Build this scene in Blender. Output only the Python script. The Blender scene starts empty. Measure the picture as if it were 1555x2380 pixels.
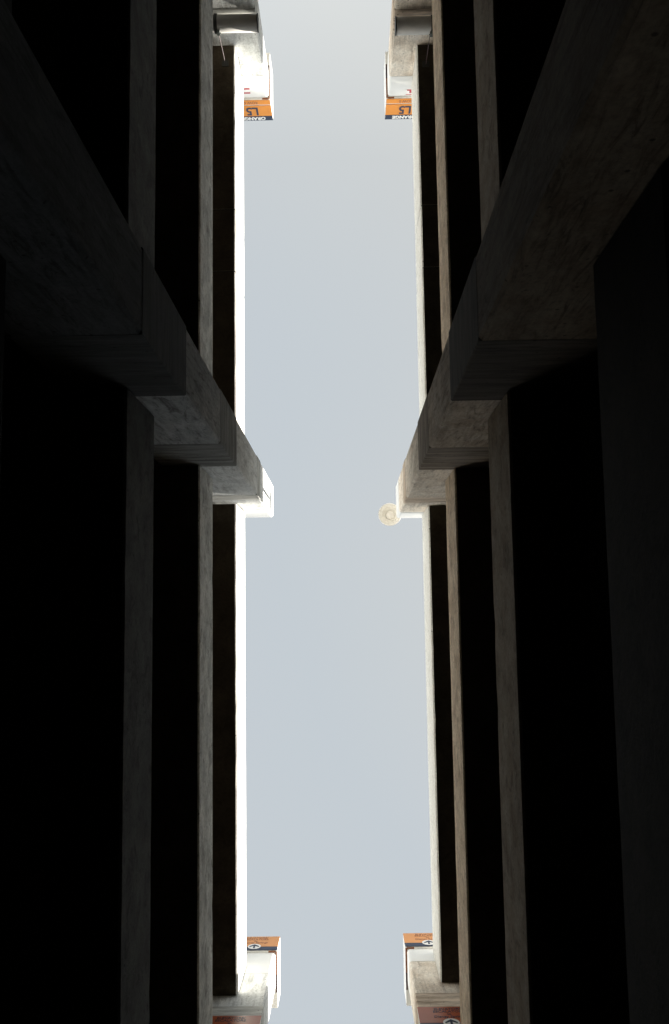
import bpy, bmesh, math, random
from mathutils import Vector, Matrix
random.seed(4)
S = bpy.context.scene
C = S.collection
H0 = 1.5                       # eye height; heights below are measured from the eye

# ------------------------------------------------------------------ camera
def rot(rx, ry, rz):
    return Matrix.Rotation(rz, 3, 'Z') @ Matrix.Rotation(rx, 3, 'X') @ Matrix.Rotation(ry, 3, 'Y')
Rm = rot(-0.1157, 0.0130, -0.0146)
right, down, fwd = Rm[0].copy(), Rm[1].copy(), Rm[2].copy()
cam_d = bpy.data.cameras.new('camera'); cam = bpy.data.objects.new('camera', cam_d); C.objects.link(cam)
m3 = Matrix((right, -down, -fwd)).transposed()
cam.matrix_world = Matrix.Translation((0, 0, H0)) @ m3.to_4x4()
cam_d.sensor_fit = 'VERTICAL'; cam_d.sensor_height = 36; cam_d.sensor_width = 24
cam_d.lens = 36 * 2204 / 2380
cam_d.clip_start = 0.05; cam_d.clip_end = 2000
S.camera = cam

# ------------------------------------------------------------------ sky and sun
SUN_EL, SUN_AZ = math.radians(38), math.radians(2.3)      # sun over the right hand building, a little towards +Y
sdir = Vector((math.cos(SUN_EL) * math.cos(SUN_AZ), math.cos(SUN_EL) * math.sin(SUN_AZ), math.sin(SUN_EL)))
W = bpy.data.worlds.new('World'); S.world = W; W.use_nodes = True
nt = W.node_tree; nt.nodes.clear(); N = nt.nodes.new; L = nt.links.new
out = N('ShaderNodeOutputWorld'); bg = N('ShaderNodeBackground'); L(bg.outputs[0], out.inputs[0])
sky = N('ShaderNodeTexSky'); sky.sky_type = 'NISHITA'; sky.sun_disc = False
sky.sun_elevation = SUN_EL; sky.sun_rotation = math.radians(90) - SUN_AZ
sky.air_density = 1.0; sky.dust_density = 3.0
tc = N('ShaderNodeTexCoord')
nz = N('ShaderNodeTexNoise'); nz.inputs['Scale'].default_value = 1.3; nz.inputs['Detail'].default_value = 1; nz.inputs['Roughness'].default_value = .45
L(tc.outputs['Generated'], nz.inputs['Vector'])
cr = N('ShaderNodeValToRGB'); cr.color_ramp.elements[0].position = .30; cr.color_ramp.elements[1].position = .66
cr.color_ramp.elements[0].color = (5.35, 5.85, 6.25, 1); cr.color_ramp.elements[1].color = (6.05, 6.25, 6.2, 1)
dp = N('ShaderNodeVectorMath'); dp.operation = 'DOT_PRODUCT'; dp.inputs[1].default_value = (.9, -.45, 0); L(tc.outputs['Generated'], dp.inputs[0])
ad = N('ShaderNodeMath'); L(nz.outputs['Fac'], ad.inputs[0]); L(dp.outputs['Value'], ad.inputs[1]); L(ad.outputs[0], cr.inputs[0])
mx = N('ShaderNodeMix'); mx.data_type = 'RGBA'; mx.inputs['Factor'].default_value = .97   # thin high cloud veils the blue
L(sky.outputs[0], mx.inputs['A']); L(cr.outputs[0], mx.inputs['B'])
sp = N('ShaderNodeSeparateXYZ'); L(tc.outputs['Generated'], sp.inputs[0])
mr = N('ShaderNodeMapRange'); mr.inputs['From Min'].default_value = 0; mr.inputs['From Max'].default_value = .89
mr.inputs['To Min'].default_value = 2.6; mr.inputs['To Max'].default_value = 1.0; L(sp.outputs['Z'], mr.inputs['Value'])  # sky raised away from the zenith, outside the view, to brighten the gap walls
vm = N('ShaderNodeVectorMath'); vm.operation = 'SCALE'; L(mx.outputs['Result'], vm.inputs[0]); L(mr.outputs[0], vm.inputs['Scale'])
L(vm.outputs[0], bg.inputs['Color']); bg.inputs['Strength'].default_value = .0295
sl = bpy.data.lights.new('sun', 'SUN'); sl.energy = 5.0; sl.angle = math.radians(.5); sl.color = (1, .93, .82)
so = bpy.data.objects.new('sun', sl); C.objects.link(so)
so.rotation_euler = (-sdir).to_track_quat('-Z', 'Y').to_euler(); so.location = (20, 0, 40)
S.view_settings.view_transform = 'Standard'; S.view_settings.look = 'None'
S.view_settings.exposure = 1.85; S.view_settings.gamma = 1
S.render.engine = 'CYCLES'; S.cycles.max_bounces = 10; S.cycles.diffuse_bounces = 8
S.cycles.use_denoising = True

# ------------------------------------------------------------------ materials
def principled(name):
    m = bpy.data.materials.new(name); m.use_nodes = True
    return m, m.node_tree, m.node_tree.nodes['Principled BSDF']

def concrete(name, c0, c1, stain=(.10, .095, .085), stain_amt=.5, streak=(1, 1, 1), rough=.85, bump=.25, pits=True, shade_steps=None, drip=0):
    m, t, b = principled(name); N = t.nodes.new; L = t.links.new
    tc = N('ShaderNodeTexCoord'); mp = N('ShaderNodeMapping'); mp.inputs['Scale'].default_value = streak
    L(tc.outputs['Object'], mp.inputs[0])
    n1 = N('ShaderNodeTexNoise'); n1.inputs['Scale'].default_value = 3.4; n1.inputs['Detail'].default_value = 8; n1.inputs['Roughness'].default_value = .62
    n2 = N('ShaderNodeTexNoise'); n2.inputs['Scale'].default_value = 34; n2.inputs['Detail'].default_value = 6; n2.inputs['Roughness'].default_value = .7
    n3 = N('ShaderNodeTexNoise'); n3.inputs['Scale'].default_value = 5.5; n3.inputs['Detail'].default_value = 9; n3.inputs['Roughness'].default_value = .7; n3.inputs['Distortion'].default_value = .6
    for n in (n1, n2, n3): L(mp.outputs[0], n.inputs['Vector'])
    if drip:                                   # run-off marks, long in the direction water runs
        md = N('ShaderNodeMapping'); md.inputs['Scale'].default_value = (1.5, 1.5, drip); L(tc.outputs['Object'], md.inputs[0])
        L(md.outputs[0], n3.inputs['Vector']); n3.inputs['Scale'].default_value = 7
    r1 = N('ShaderNodeValToRGB'); r1.color_ramp.elements[0].position = .32; r1.color_ramp.elements[1].position = .68
    r1.color_ramp.elements[0].color = (*c0, 1); r1.color_ramp.elements[1].color = (*c1, 1)
    L(n1.outputs['Fac'], r1.inputs[0])
    mul = N('ShaderNodeMix'); mul.data_type = 'RGBA'; mul.blend_type = 'MULTIPLY'; mul.inputs['Factor'].default_value = .55
    r2 = N('ShaderNodeValToRGB'); r2.color_ramp.elements[0].position = .3; r2.color_ramp.elements[1].position = .6
    r2.color_ramp.elements[0].color = (.42, .42, .42, 1); r2.color_ramp.elements[1].color = (1, 1, 1, 1)
    L(n2.outputs['Fac'], r2.inputs[0]); L(r1.outputs[0], mul.inputs['A']); L(r2.outputs[0], mul.inputs['B'])
    r3 = N('ShaderNodeValToRGB'); r3.color_ramp.elements[0].position = .50; r3.color_ramp.elements[1].position = .66
    r3.color_ramp.elements[0].color = (0, 0, 0, 1); r3.color_ramp.elements[1].color = (stain_amt,) * 3 + (1,)
    L(n3.outputs['Fac'], r3.inputs[0])
    st = N('ShaderNodeMix'); st.data_type = 'RGBA'; L(r3.outputs[0], st.inputs['Factor']); L(mul.outputs['Result'], st.inputs['A'])
    st.inputs['B'].default_value = (*stain, 1)
    last = st.outputs['Result']
    if drip:                                   # dark ragged run-off and pale lime deposits
        n4 = N('ShaderNodeTexNoise'); n4.inputs['Scale'].default_value = 11; n4.inputs['Detail'].default_value = 10; n4.inputs['Roughness'].default_value = .72; n4.inputs['Distortion'].default_value = 1.2
        L(md.outputs[0], n4.inputs['Vector'])
        r4 = N('ShaderNodeValToRGB'); r4.color_ramp.elements[0].position = .36; r4.color_ramp.elements[1].position = .66
        r4.color_ramp.elements[0].color = (.30, .28, .26, 1); r4.color_ramp.elements[1].color = (1.25, 1.25, 1.25, 1)
        e = r4.color_ramp.elements.new(.47); e.color = (.92, .92, .92, 1)
        L(n4.outputs['Fac'], r4.inputs[0])
        m4 = N('ShaderNodeMix'); m4.data_type = 'RGBA'; m4.blend_type = 'MULTIPLY'; 
        s4 = N('ShaderNodeSeparateXYZ'); L(tc.outputs['Object'], s4.inputs[0])
        f4 = N('ShaderNodeMapRange'); f4.inputs['From Min'].default_value = 9.5; f4.inputs['From Max'].default_value = 12.5
        f4.inputs['To Min'].default_value = .8; f4.inputs['To Max'].default_value = .25; L(s4.outputs['Z'], f4.inputs['Value']); L(f4.outputs[0], m4.inputs['Factor'])
        L(last, m4.inputs['A']); L(r4.outputs[0], m4.inputs['B']); last = m4.outputs['Result']
    if pits:                                   # small bug holes of the casting
        v = N('ShaderNodeTexVoronoi'); v.inputs['Scale'].default_value = 9; L(tc.outputs['Object'], v.inputs['Vector'])
        rv = N('ShaderNodeValToRGB'); rv.color_ramp.elements[0].position = .06; rv.color_ramp.elements[1].position = .12
        rv.color_ramp.elements[0].color = (.35,) * 3 + (1,); rv.color_ramp.elements[1].color = (1,) * 3 + (1,)
        L(v.outputs['Distance'], rv.inputs[0])
        pm = N('ShaderNodeMix'); pm.data_type = 'RGBA'; pm.blend_type = 'MULTIPLY'; pm.inputs['Factor'].default_value = 1
        L(last, pm.inputs['A']); L(rv.outputs[0], pm.inputs['B']); last = pm.outputs['Result']
    if shade_steps:                                  # tone steps by height: lower levels painted darker for deep shade, upper concrete paler
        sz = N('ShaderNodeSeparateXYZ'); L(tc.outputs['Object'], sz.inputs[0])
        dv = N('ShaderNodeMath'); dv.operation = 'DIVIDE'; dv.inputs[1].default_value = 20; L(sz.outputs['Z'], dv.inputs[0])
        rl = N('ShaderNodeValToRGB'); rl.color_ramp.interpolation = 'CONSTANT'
        for k, (z, f) in enumerate(shade_steps):
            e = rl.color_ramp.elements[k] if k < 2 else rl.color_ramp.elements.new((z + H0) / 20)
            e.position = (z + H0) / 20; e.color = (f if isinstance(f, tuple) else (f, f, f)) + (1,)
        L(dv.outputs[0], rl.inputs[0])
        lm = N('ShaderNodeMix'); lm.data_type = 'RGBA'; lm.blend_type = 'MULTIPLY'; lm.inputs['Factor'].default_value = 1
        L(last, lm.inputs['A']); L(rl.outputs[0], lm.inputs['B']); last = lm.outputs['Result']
    L(last, b.inputs['Base Color']); b.inputs['Roughness'].default_value = rough
    b.inputs['Specular IOR Level'].default_value = .06
    bp = N('ShaderNodeBump'); bp.inputs['Strength'].default_value = bump; bp.inputs['Distance'].default_value = .02
    ad = N('ShaderNodeMath'); ad.operation = 'ADD'; L(n2.outputs['Fac'], ad.inputs[0]); L(n3.outputs['Fac'], ad.inputs[1])
    L(ad.outputs[0], bp.inputs['Height']); L(bp.outputs[0], b.inputs['Normal'])
    return m

def plain(name, col, rough=.5, metal=0, var=.12, scale=30):
    m, t, b = principled(name); N = t.nodes.new; L = t.links.new
    n = N('ShaderNodeTexNoise'); n.inputs['Scale'].default_value = scale; n.inputs['Detail'].default_value = 5
    tc = N('ShaderNodeTexCoord'); L(tc.outputs['Object'], n.inputs['Vector'])
    r = N('ShaderNodeValToRGB'); r.color_ramp.elements[0].position = .3; r.color_ramp.elements[1].position = .7
    r.color_ramp.elements[0].color = tuple(c * (1 - var) for c in col) + (1,)
    r.color_ramp.elements[1].color = tuple(min(1, c * (1 + var)) for c in col) + (1,)
    L(n.outputs['Fac'], r.inputs[0]); L(r.outputs[0], b.inputs['Base Color'])
    b.inputs['Roughness'].default_value = rough; b.inputs['Metallic'].default_value = metal
    return m

M = {}
CL_ = [(-1.5, .12), (6.0, .58), (9.4, 1.0)]  # columns: low part painted dark for shade, top part of paler concrete
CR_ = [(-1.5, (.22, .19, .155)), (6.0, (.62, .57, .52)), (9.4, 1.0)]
BL_ = [(-1.5, .19), (8.0, .66), (11.0, 1.5)]  # collars: low ones painted darker for shade
SL_ = [(-1.5, .03), (5.5, .22), (9.0, 1.0)]  # beams: shade of the deep levels painted into the colour
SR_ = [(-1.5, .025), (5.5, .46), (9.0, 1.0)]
M['grey'] = concrete('cool_grey_concrete', (.68, .71, .71), (.95, .97, .97), stain_amt=.45, shade_steps=CL_, drip=.22, stain=(.13, .13, .12))
M['tan'] = concrete('bounce_tan_concrete', (.70, .60, .49), (.97, .91, .82), stain=(.17, .12, .08), stain_amt=.45, shade_steps=CR_, drip=.22)  # tan on this side stands in for warm bounced sunlight
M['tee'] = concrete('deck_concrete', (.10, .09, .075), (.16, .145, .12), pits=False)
M['soffit'] = concrete('shade_dark_soffit', (.045, .036, .025), (.085, .070, .05), stain=(.02, .015, .01), pits=False)  # beam underside colour darkened in place of real shade
M['beamgrey'] = concrete('beam_grey_concrete', (.50, .52, .51), (.94, .96, .94), stain_amt=.6, shade_steps=SL_)
M['beamtan'] = concrete('beam_bounce_tan_concrete', (.62, .47, .33), (.98, .83, .64), stain=(.22, .14, .09), stain_amt=.6, shade_steps=SR_)  # warm bounce painted in here too
M['bandgrey'] = concrete('stained_grey_concrete', (.22, .225, .215), (.62, .63, .61), stain_amt=.7, streak=(.35, .35, 3.2), shade_steps=BL_)
M['bandtan'] = concrete('stained_tan_concrete', (.24, .19, .145), (.66, .56, .46), stain=(.1, .07, .05), stain_amt=.7, streak=(.35, .35, 3.2), shade_steps=BL_)
M['roofgrey'] = concrete('pale_grey_concrete', (.64, .64, .61), (.76, .76, .73), stain_amt=.12, bump=.12)
M['rooftan'] = concrete('pale_cream_concrete', (.74, .73, .68), (.84, .83, .78), stain=(.4, .36, .28), stain_amt=.25, bump=.12)
M['paint'] = plain('white_wall_paint', (.80, .80, .78), .6, var=.03, scale=6)
M['dark'] = plain('dark_joint', (.008, .008, .007), .95)
M['wall'] = plain('light_blocking_wall', (.06, .058, .055), .9, scale=3)  # for the unseen walls added to block daylight
M['asphalt'] = concrete('asphalt', (.035, .035, .036), (.06, .06, .058), stain_amt=.2, pits=False)
M['orange'] = plain('orange_sign_face', (.72, .26, .025), .45, var=.05, scale=4)
M['peach'] = plain('pale_orange_sign_face', (.70, .30, .09), .45, var=.05, scale=4)  # paler orange for the boxed direction signs
M['rust'] = plain('red_orange_sign_face', (.40, .095, .03), .35, var=.06, scale=4)
M['navy'] = plain('navy_sign_face', (.007, .019, .055), .45, var=.1)
M['brownmetal'] = plain('brown_sign_metal', (.28, .10, .04), .5, var=.2)
M['darkbrown'] = plain('dark_brown_sign_metal', (.07, .035, .04), .5)
M['signwhite'] = plain('white_sign_vinyl', (.82, .82, .80), .45, var=.03)
M['red'] = plain('red_sticker_ink', (.45, .05, .07), .5)
M['pvc'] = plain('grey_white_pvc', (.46, .45, .43), .45, var=.08, scale=8)
M['steel'] = plain('galvanised_steel', (.16, .18, .17), .45, .6, var=.3)
M['blackiron'] = plain('black_rubber', (.02, .022, .02), .6)
M['lamp'] = plain('cream_lamp_enamel', (.90, .885, .83), .6, var=.0)
M['lens'] = plain('frosted_lamp_lens', (.89, .865, .81), .5, var=.0)

# ------------------------------------------------------------------ mesh helpers
def link(name, me, mat, parent=None):
    o = bpy.data.objects.new(name, me); C.objects.link(o); me.materials.append(mat)
    if parent: o.parent = parent
    return o
def obj(name, bm, mat, parent=None, smooth=False):
    bmesh.ops.recalc_face_normals(bm, faces=bm.faces)
    me = bpy.data.meshes.new(name); bm.to_mesh(me); bm.free()
    if smooth:
        for p in me.polygons: p.use_smooth = True
    return link(name, me, mat, parent)
def box(bm, x0, x1, y0, y1, z0, z1):
    x0, x1 = sorted((x0, x1)); y0, y1 = sorted((y0, y1)); z0, z1 = sorted((z0, z1))
    v = [bm.verts.new((x, y, z + H0)) for z in (z0, z1) for x, y in ((x0, y0), (x1, y0), (x1, y1), (x0, y1))]
    for f in ((3, 2, 1, 0), (4, 5, 6, 7), (0, 1, 5, 4), (1, 2, 6, 5), (2, 3, 7, 6), (3, 0, 4, 7)):
        bm.faces.new([v[i] for i in f])
def prism(bm, pts, axis, a, b):
    """extrude a closed 2-D outline between a and b along axis ('z': pts are x,y; 'y': pts are x,z)"""
    def P(p, t): return (p[0], p[1], t + H0) if axis == 'z' else (p[0], t, p[1] + H0)
    A = [bm.verts.new(P(p, a)) for p in pts]; B = [bm.verts.new(P(p, b)) for p in pts]
    n = len(pts)
    bm.faces.new(A); bm.faces.new(B[::-1])
    for i in range(n): bm.faces.new((A[i], A[(i + 1) % n], B[(i + 1) % n], B[i]))
def rect(x0, x1, y0, y1, c, seg=1):
    """rectangle outline with chamfered (seg=1) or rounded corners"""
    x0, x1 = sorted((x0, x1)); y0, y1 = sorted((y0, y1))
    if c <= 0: return [(x0, y0), (x1, y0), (x1, y1), (x0, y1)]
    pts = []
    for cx_, cy_, a0 in ((x1 - c, y0 + c, -90), (x1 - c, y1 - c, 0), (x0 + c, y1 - c, 90), (x0 + c, y0 + c, 180)):
        for k in range(seg + 1):
            a = math.radians(a0 + 90 * k / seg); pts.append((cx_ + c * math.cos(a), cy_ + c * math.sin(a)))
    return pts
def tube(bm, p0, p1, r, seg=24, caps=True):
    p0, p1 = Vector(p0) + Vector((0, 0, H0)), Vector(p1) + Vector((0, 0, H0))
    d = (p1 - p0).normalized(); u = d.orthogonal().normalized(); w = d.cross(u)
    ring = lambda p: [bm.verts.new(p + r * (math.cos(t) * u + math.sin(t) * w)) for t in (2 * math.pi * i / seg for i in range(seg))]
    A, B = ring(p0), ring(p1)
    for i in range(seg): bm.faces.new((A[i], A[(i + 1) % seg], B[(i + 1) % seg], B[i]))
    if caps: bm.faces.new(A[::-1]); bm.faces.new(B)
def thing(name, label, cat, loc, group=None):
    o = bpy.data.objects.new(name, None); C.objects.link(o); o.location = loc
    o['label'] = label; o['category'] = cat
    if group: o['group'] = group
    o.empty_display_size = .3
    return o
def under(o, parent):            # parent while keeping the world-space mesh where it is
    o.parent = parent
    M_ = Matrix.Translation(parent_world(parent))
    o.matrix_parent_inverse = M_.inverted()
    return o
def parent_world(p):
    v = Vector((0, 0, 0))
    while p is not None:
        if p.type == 'EMPTY': v += p.location
        p = p.parent
    return v
def part(name, bm, mat, parent, smooth=False):
    return under(obj(name, bm, mat, None, smooth), parent)

# ------------------------------------------------------------------ measured layout
XL, XR = -1.54, 1.136                       # slot-side faces of the spandrel beams
CL, CR = -1.171, .777                       # slot-side faces of the columns
ZB = [3.20, 6.52, 9.85, 13.13]              # spandrel undersides
HS = [.97, .97, .97, 1.14]
FARC = [(-49.9, -49.4), (-43.1, -42.6), (-36.3, -35.8), (-29.5, -29.0)]
FARD = [(25.3, 25.8), (32.1, 32.6), (38.9, 39.4)]
COLS = {-1: [(-22.6, -22.1), (-15.8, -15.3), (-9.02, -8.52), (-2.2, -1.675), (4.88, 5.38), (11.7, 12.2), (18.5, 19.0)],
        1: [(-22.6, -22.1), (-15.8, -15.3), (-8.98, -8.46), (-2.12, -1.60), (4.74, 5.24), (11.6, 12.1), (18.4, 18.9)]}
CAPZ = {-1: [15, 15, 14.56, 14.98, 14.77, 15, 15], 1: [15, 15, 14.5, 14.72, 14.44, 15, 15]}
BANDS = [(5.33, 6.82), (8.72, 10.0), (12.32, 12.80)]
DEPTH = .78
YA, YB = -50.0, 46.0  # unseen deck ends, lengthened to keep low skylight out of the gap

# ground: one sheet out to the horizon, and the paved lane between the buildings
bm = bmesh.new()
v = [bm.verts.new(p) for p in ((-600, -600, 0), (600, -600, 0), (600, 600, 0), (-600, 600, 0))]; bm.faces.new(v)
g = obj('ground', bm, M['asphalt']); g['kind'] = 'structure'
bm = bmesh.new(); box(bm, XL + .1, XR - .1, YA, YB, .004 - H0, .09 - H0)
g = obj('pavement', bm, M['asphalt']); g['kind'] = 'structure'

def spandrel(s, y0, y1, i, root):
    """precast L beam: upstand face, wider ledge at the bottom, chamfered arrises"""
    X = XL if s < 0 else XR
    z0, z1 = ZB[i], ZB[i] + HS[i]; c = .018
    o_ = lambda d: X + s * d                 # d = distance behind the slot-side face
    prof = [(o_(c), z0), (o_(.52), z0), (o_(.52), z0 + .30), (o_(.24), z0 + .30), (o_(.24), z1 - c), (o_(.24 - c), z1), (o_(c), z1), (o_(0), z1 - c), (o_(0), z0 + c)]
    bm = bmesh.new()
    cuts = [y0, y1]
    if i == 3 and y0 < -5 < y1:              # two open joints in the roof spandrel
        cuts = [y0, -5.967, -5.035, y1]
    for k in range(len(cuts) - 1):
        g0 = .009 if k else 0; g1 = .009 if k < len(cuts) - 2 else 0
        ya, yb = cuts[k] + g0, cuts[k + 1] - g1
        n = max(2, int((yb - ya) / (.16 if -16 < ya < 12 else 2.0)))
        off = random.uniform(-.003, .003); rings = []
        for q in range(n + 1):               # slightly uneven, chipped arrises
            ring = []
            for idx, (px_, pz_) in enumerate(prof):
                j = .0009 if idx in (0, 4, 5, 6, 7, 8) else 0
                chip = .005 if idx in (0, 7, 8) and random.random() < .02 else 0
                ring.append(bm.verts.new((px_ + s * (off + abs(random.gauss(0, j)) + chip), ya + (yb - ya) * q / n, pz_ + H0 + random.gauss(0, j))))
            rings.append(ring)
        bm.faces.new(rings[0]); bm.faces.new(rings[-1][::-1]); np_ = len(prof)
        for A, B in zip(rings, rings[1:]):
            for i_ in range(np_): bm.faces.new((A[i_], A[(i_ + 1) % np_], B[(i_ + 1) % np_], B[i_]))
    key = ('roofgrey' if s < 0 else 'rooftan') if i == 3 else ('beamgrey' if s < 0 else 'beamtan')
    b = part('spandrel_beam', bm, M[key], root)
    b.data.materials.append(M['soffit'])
    for f in b.data.polygons:                # underside painted darker to stand in for shade
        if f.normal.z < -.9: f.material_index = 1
    if len(cuts) > 2:
        bm = bmesh.new()
        for yc in cuts[1:-1]:
            bm.free(); bm = bmesh.new(); prism(bm, [(o_(.014), z0 + .004), (o_(.51), z0 + .004), (o_(.51), z0 + .29), (o_(.23), z0 + .29), (o_(.23), z1 - .03), (o_(.014), z1 - .03)], 'y', yc - .0088, yc + .0088)
            j = obj('joint_sealant', bm.copy(), M['dark']); j.parent = b
    return b

def building(s, label):
    t = thing('parking_structure', label, 'building', (s * 9, 0, 0), 'open concrete parking decks facing each other')
    X = XL if s < 0 else XR; cx_ = CL if s < 0 else CR
    base = 'grey' if s < 0 else 'tan'
    cols = FARC + COLS[s] + FARD
    # columns
    for k, (y0, y1) in enumerate(COLS[s]):
        top = CAPZ[s][k]; zs = -H0
        bm = bmesh.new()                     # chamfered shaft, the stained collars stand proud of it
        prism(bm, rect(cx_, cx_ + s * DEPTH, y0, y1, .022), 'z', zs, 13.95)
        col = part('column', bm, M[base], t)
        for z0, z1 in BANDS:
            bm = bmesh.new()
            prism(bm, rect(cx_ - s * .002, cx_ + s * (DEPTH + .002), y0 - .002, y1 + .002, .008), 'z', z0, z1)
            j = obj('collar', bm, M['band' + base]); j.parent = col
        bm = bmesh.new()
        prism(bm, rect(cx_ - s * .003, cx_ + s * (DEPTH + .003), y0 - .003, y1 + .003, .045, 6), 'z', 13.952, top)
        j = obj('column_cap', bm, M['paint']); j.parent = col
    # spandrels between columns
    ends = [YA] + [y for c in cols for y in c] + [YB]
    for i in range(4):
        for k in range(0, len(ends), 2):
            if ends[k + 1] - ends[k] > .5:
                spandrel(s, ends[k] + .012, ends[k + 1] - .012, i, t)
    # decks with tee stems
    for i in range(4):
        bm = bmesh.new(); xa, xb = X + s * .25, X + s * 15
        box(bm, xa, xb, YA, YB, ZB[i] + .303, ZB[i] + .42)
        y = YA + .6
        while y < YB:
            box(bm, X + s * .9, xb - s * .02, y, y + .14, ZB[i] - .28, ZB[i] + .301); y += 1.5
        part('deck', bm, M['tee'], t)
    # unseen back and end walls, added to keep daylight out of the decks
    bm = bmesh.new(); box(bm, X + s * 15.003, X + s * 15.3, YA, YB, -H0, 14.2); part('rear_light_block', bm, M['wall'], t)
    for y0, y1 in ((YA - .3, YA - .003), (YB + .003, YB + .3)):
        bm = bmesh.new(); box(bm, X + s * .1, X + s * 15.3, y0, y1, -H0, 14.2); part('end_light_block', bm, M['wall'], t)
    return t
left_b = building(-1, 'grey concrete parking deck on the left side of the open sky gap, cool grey beams')
right_b = building(1, 'tan concrete parking deck on the right side of the open sky gap, warm brownish beams')

# ------------------------------------------------------------------ lettering
def letters(txt, size, bold=0, sx=1.0, align='CENTER'):
    cu = bpy.data.curves.new('lettering', 'FONT'); cu.body = txt; cu.size = size; cu.align_x = align; cu.align_y = 'CENTER'
    cu.offset = bold; cu.extrude = .0015; cu.resolution_u = 4
    tmp = bpy.data.objects.new('tmp', cu); C.objects.link(tmp)
    dg = bpy.context.evaluated_depsgraph_get()
    me = bpy.data.meshes.new_from_object(tmp.evaluated_get(dg)); me.name = 'lettering'
    bpy.data.objects.remove(tmp); bpy.data.curves.remove(cu)
    for v in me.vertices: v.co.x *= sx
    return me
def put(me, name, mat, parent, x, y, z, f):
    """stand a flat x/y mesh up on a wall facing f (+1: +Y, -1: -Y)"""
    R = Matrix.Rotation(math.radians(90), 4, 'X') if f < 0 else Matrix.Rotation(math.pi, 4, 'Z') @ Matrix.Rotation(math.radians(90), 4, 'X')
    me.transform(Matrix.Translation((x, y, z + H0)) @ R)
    me.materials.clear()
    return under(link(name, me, mat), parent)
def disc(rx, rz, th=.003, seg=40):
    bm = bmesh.new(); A = [bm.verts.new((rx * math.cos(2 * math.pi * i / seg), rz * math.sin(2 * math.pi * i / seg), 0)) for i in range(seg)]
    B = [bm.verts.new(v.co + Vector((0, 0, th))) for v in A]
    bm.faces.new(A[::-1]); bm.faces.new(B)
    for i in range(seg): bm.faces.new((A[i], A[(i + 1) % seg], B[(i + 1) % seg], B[i]))
    me = bpy.data.meshes.new('disc'); bm.to_mesh(me); bm.free(); return me
def arrow(h, th=.003):
    w, t = h * .95, h * .17
    P = [(0, h * .5), (w * .5, 0), (w * .5 - t * .25, -t * 1.1), (t * .5, h * .5 - t * 2.2), (t * .5, -h * .5), (-t * .5, -h * .5), (-t * .5, h * .5 - t * 2.2), (-w * .5 + t * .25, -t * 1.1), (-w * .5, 0)]
    bm = bmesh.new(); A = [bm.verts.new((x, y, 0)) for x, y in P]; B = [bm.verts.new((x, y, th)) for x, y in P]; n = len(P)
    bm.faces.new(A[::-1]); bm.faces.new(B)
    for i in range(n): bm.faces.new((A[i], A[(i + 1) % n], B[(i + 1) % n], B[i]))
    me = bpy.data.meshes.new('arrow'); bm.to_mesh(me); bm.free(); return me
def panel(name, mat, parent, x0, x1, y, z0, z1, f, th=.006):
    bm = bmesh.new(); box(bm, x0, x1, y, y + f * th, z0, z1); return part(name, bm, mat, parent)

SW = .71                                     # width of the sign boxes
def box_core(t, s, cx_, yf, f, z0, z1, edge, SW=SW):
    """hollow-looking sleeve round the column head: white sides, brown and white underside strips"""
    xa = cx_ - s * .028; xb = xa + s * SW; yb = yf - f * .82
    bm = bmesh.new(); box(bm, xa, xb, yf - f * .006, yb, z0, z1); part('box', bm, M['signwhite'], t)
    bm = bmesh.new(); box(bm, xa + s * .001, xa + s * .026, yf - f * .02, yf - f * .36, z0 - .004, z0 - .001)
    box(bm, xa + s * .0265, xa + s * .13, yf - f * .008, yf - f * .034, z0 - .004, z0 - .001); part('bottom_trim', bm, M['brownmetal'], t)
    bm = bmesh.new(); box(bm, xa + s * .001, xa + s * .026, yf - f * .361, yf - f * .60, z0 - .004, z0 - .001); part('bottom_trim', bm, M[edge], t)
    bm = bmesh.new(); box(bm, xa + s * .13, xb, yf - f * .008, yf - f * .036, z0 - .005, z0 - .001); part('base_plate', bm, M['signwhite'], t)
    return xa, xb

def level_sign(s, yf, z0, z1, row, label):
    cx_ = CL if s < 0 else CR
    t = thing('level_sign', label, 'sign', (cx_ + s * .35, yf, z0 + H0), 'orange level signs boxed round the column tops')
    f = 1
    xa, xb = box_core(t, s, cx_, yf, f, z0, z1, 'darkbrown', .645); xm = (xa + xb) / 2; h = z1 - z0; y = yf
    panel('row_strip', M['orange'], t, xa + s * .004, xb, y, z0, z0 + h * .205, f)
    panel('level_panel', M['orange'], t, xa + s * .004, xb, y, z0 + h * .265, z0 + h * .77, f)
    panel('name_band', M['navy'], t, xa, xb, y, z0 + h * .775, z1, f)
    put(letters('ROW ' + row, .105, .002, .66), 'lettering', M['brownmetal'], t, xm, y + .006, z0 + h * .105, f)
    put(letters('L5', .33, .008, .66), 'lettering', M['navy'], t, xm, y + .006, z0 + h * .515, f)
    put(letters('ORANGE', .125, .006, .78), 'lettering', M['signwhite'], t, xm, y + .006, z0 + h * .887, f)
    return t
def way_face(t, xa, xb, y, z0, z1, key, f=-1):
    xm = (xa + xb) / 2; h = z1 - z0
    panel('face_panel', M[key], t, xa, xb, y, z0 + h * .245, z1, f)
    panel('navy_band', M['navy'], t, xa, xb, y, z0, z0 + h * .24, f)
    for txt, u, sz in (('ELEVATORS/', .885, .082), ('ESCALATORS', .765, .082), ('to', .645, .072), ('Disney Springs', .52, .082)):
        put(letters(txt, sz, .0015, .78), 'lettering', M['navy'] if key == 'rust' else M['brownmetal'], t, xm, y + f * .006, z0 + h * u, f)
    put(disc(.098, h * .185), 'arrow_disc', M['signwhite'], t, xm, y + f * .008, z0 + h * .235, f)
    put(arrow(h * .26), 'arrow', M['navy'], t, xm, y + f * .012, z0 + h * .235, f)
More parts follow.
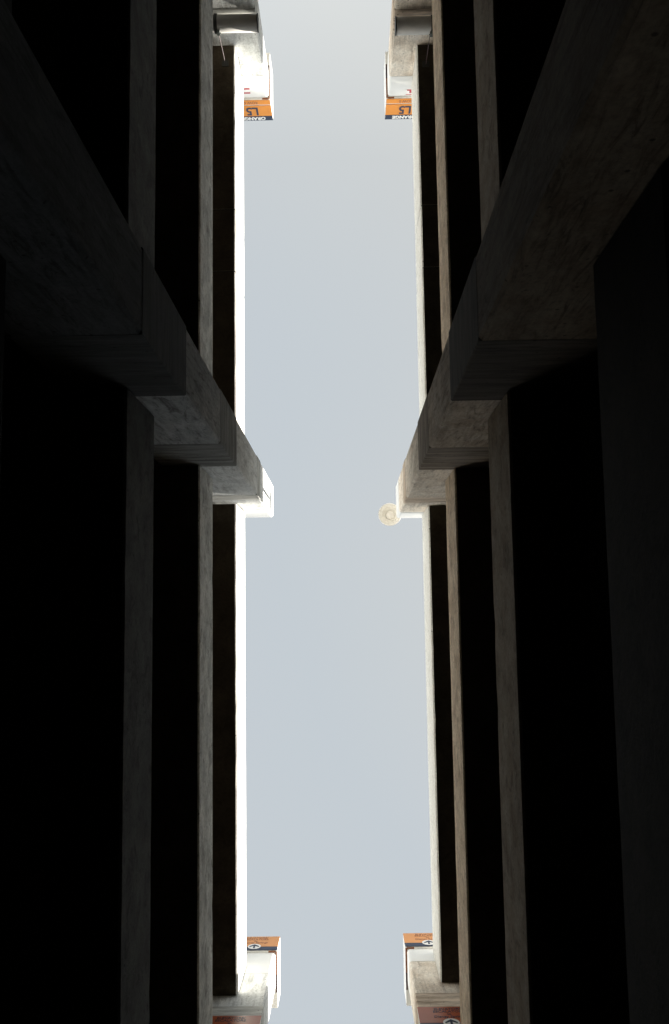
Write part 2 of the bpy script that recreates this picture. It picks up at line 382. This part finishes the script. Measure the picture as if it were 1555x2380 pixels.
def way_sign_box(s, yf, z0, z1, label):
    cx_ = CL if s < 0 else CR
    t = thing('direction_sign', label, 'sign', (cx_ + s * .35, yf, z0 + H0), 'orange direction signs on the columns')
    xa, xb = box_core(t, s, cx_, yf, -1, z0, z1, 'darkbrown')
    way_face(t, xa, xb, yf, z0, z1, 'peach')
    return t
def way_sign_flat(s, yf, z0, z1, label):
    cx_ = CL if s < 0 else CR
    t = thing('direction_sign', label, 'sign', (cx_ + s * .35, yf, z0 + H0), 'orange direction signs on the columns')
    xa, xb = cx_ - s * .012, cx_ + s * (SW + .02)
    bm = bmesh.new(); box(bm, xa, xb, yf, yf + .02, z0, z1); part('backing_plate', bm, M['signwhite'], t)
    way_face(t, xa, xb, yf, z0, z1, 'rust')
    return t
level_sign(-1, -8.484, 14.585, 15.205, '6', 'orange L5 sign reading ROW 6 on the left deck, upside down in the photo')
level_sign(1, -8.424, 14.53, 15.15, '5', 'orange L5 sign reading ROW 5 on the right deck, upside down in the photo')
way_sign_box(-1, 4.845, 14.79, 15.39, 'pale orange elevators sign boxed round the left column top at the bottom of the photo')
way_sign_box(1, 4.705, 14.46, 15.03, 'pale orange elevators sign boxed round the right column top at the bottom of the photo')
way_sign_flat(-1, 4.85, 11.80, 12.42, 'shadowed red orange elevators sign flat on the left column below its roof beam')
way_sign_flat(1, 4.71, 11.66, 12.27, 'shadowed red orange elevators sign flat on the right column with white arrow disc')

# small red and white stickers on the column caps under the level signs
t = thing('sticker', 'small white sticker with two red bars below the L5 ROW 6 sign', 'sticker', (-1.53, -8.51, 14.27 + H0))
panel('backing', M['signwhite'], t, -1.447, -1.66, -8.515, 14.275, 14.43, 1, .003)
panel('red_bar', M['red'], t, -1.449, -1.66, -8.512, 14.395, 14.43, 1, .003)
panel('red_bar', M['red'], t, -1.447, -1.66, -8.512, 14.275, 14.315, 1, .003)
t = thing('sticker', 'small white sticker with red symbol below the L5 ROW 5 sign', 'sticker', (1.12, -8.45, 14.3 + H0))
panel('backing', M['signwhite'], t, 1.045, 1.22, -8.455, 14.31, 14.48, 1, .003)
panel('red_symbol', M['red'], t, 1.075, 1.19, -8.452, 14.315, 14.345, 1, .003)
panel('red_symbol', M['red'], t, 1.115, 1.15, -8.452, 14.346, 14.41, 1, .003)
panel('red_line', M['red'], t, 1.06, 1.20, -8.452, 14.448, 14.463, 1, .003)

# ------------------------------------------------------------------ pipes slung under the roof decks
def pipe(s, yc, zc, x_end, x_ring, yrod, label):
    R = .118
    t = thing('drain_pipe', label, 'pipe', (x_ring, yc, zc + H0), 'fat pale pipes hung under the roof decks')
    bm = bmesh.new(); tube(bm, (x_end, yc, zc), (x_ring + s * .9, yc, zc), R, 48)
    p = part('pipe_run', bm, M['pvc'], t); 
    for q in p.data.polygons: q.use_smooth = len(q.vertices) == 4
    bm = bmesh.new(); tube(bm, (x_end - s * .003, yc, zc), (x_end + s * .012, yc, zc), R + .006, 48)
    part('end_rim', bm, M['blackiron'], t)
    bm = bmesh.new(); tube(bm, (x_ring, yc, zc), (x_ring + s * .045, yc, zc), R + .014, 40)
    part('strap', bm, M['blackiron'], t)
    bm = bmesh.new(); xr = x_ring - s * .004
    box(bm, xr - .012, xr + .03, yc + R + .002, yc + R + .04, zc - .05, zc + .03)
    tube(bm, (xr - .025, yc + R + .02, zc), (xr + .04, yc + R + .02, zc), .010, 10)
    part('clamp_ear', bm, M['steel'], t)
    bm = bmesh.new(); tube(bm, (xr - s * .01, yrod, zc + .03), (xr - s * .01, yrod, 13.125), .0045, 10)
    part('hanger_rod', bm, M['darkbrown'], t)
    bm = bmesh.new(); box(bm, xr - s * .01 - .05, xr - s * .01 + .05, yrod - .045, yrod + .045, 13.118, 13.128)
    part('ceiling_plate', bm, M['blackiron'], t)
    return t
pipe(-1, -8.36, 12.40, -1.130, -1.70, -8.36 + .14, 'fat pale grey pipe with black strap beside the left column under the ROW 6 sign')
pipe(1, -8.28, 12.42, .790, 1.285, -8.28 + .14, 'fat pale cream pipe with black strap beside the right column under the ROW 5 sign')

# ------------------------------------------------------------------ round lamp above the middle column of the right deck
t = thing('area_lamp', 'round cream lamp shade at the top of the right middle column, seen from below', 'lamp', (.95, -1.86, 14.72 + H0))
LX, LY, LZ = .725, -1.79, 15.9
def lathe(prof, name, mat, cx_, cy_):
    bm = bmesh.new(); seg = 64; rings = []
    for r, z in prof: rings.append([bm.verts.new((cx_ + r * math.cos(2 * math.pi * i / seg), cy_ + r * math.sin(2 * math.pi * i / seg), z + H0)) for i in range(seg)])
    for a, b in zip(rings, rings[1:]):
        for i in range(seg): bm.faces.new((a[i], a[(i + 1) % seg], b[(i + 1) % seg], b[i]))
    if prof[0][0] < .02: bm.faces.new(rings[0])
    if prof[-1][0] < .02: bm.faces.new(rings[-1])
    return part(name, bm, mat, t, True)
lathe([(.012, LZ + .17), (.07, LZ + .165), (.14, LZ + .11), (.180, LZ + .04), (.187, LZ), (.180, LZ - .002), (.172, LZ + .006), (.150, LZ + .012), (.132, LZ + .016), (.124, LZ + .04), (.10, LZ + .075), (.05, LZ + .095), (.011, LZ + .098)], 'lamp_shade', M['lamp'], LX, LY)
lathe([(.012, LZ + .045), (.045, LZ + .048), (.07, LZ + .062), (.075, LZ + .08), (.012, LZ + .081)], 'lens', M['lens'], LX + .012, LY)
lathe([(.191, LZ + .012), (.193, LZ + .002), (.189, LZ - .004), (.183, LZ - .003), (.183, LZ + .004)], 'rim', M['signwhite'], LX, LY)
bm = bmesh.new(); tube(bm, (1.0, LY, 14.72), (1.0, LY, 16.2), .03, 16); part('post', bm, M['lamp'], t)
bm = bmesh.new(); tube(bm, (1.0, LY, 16.18), (LX, LY, 16.09), .02, 14); part('arm', bm, M['lamp'], t)
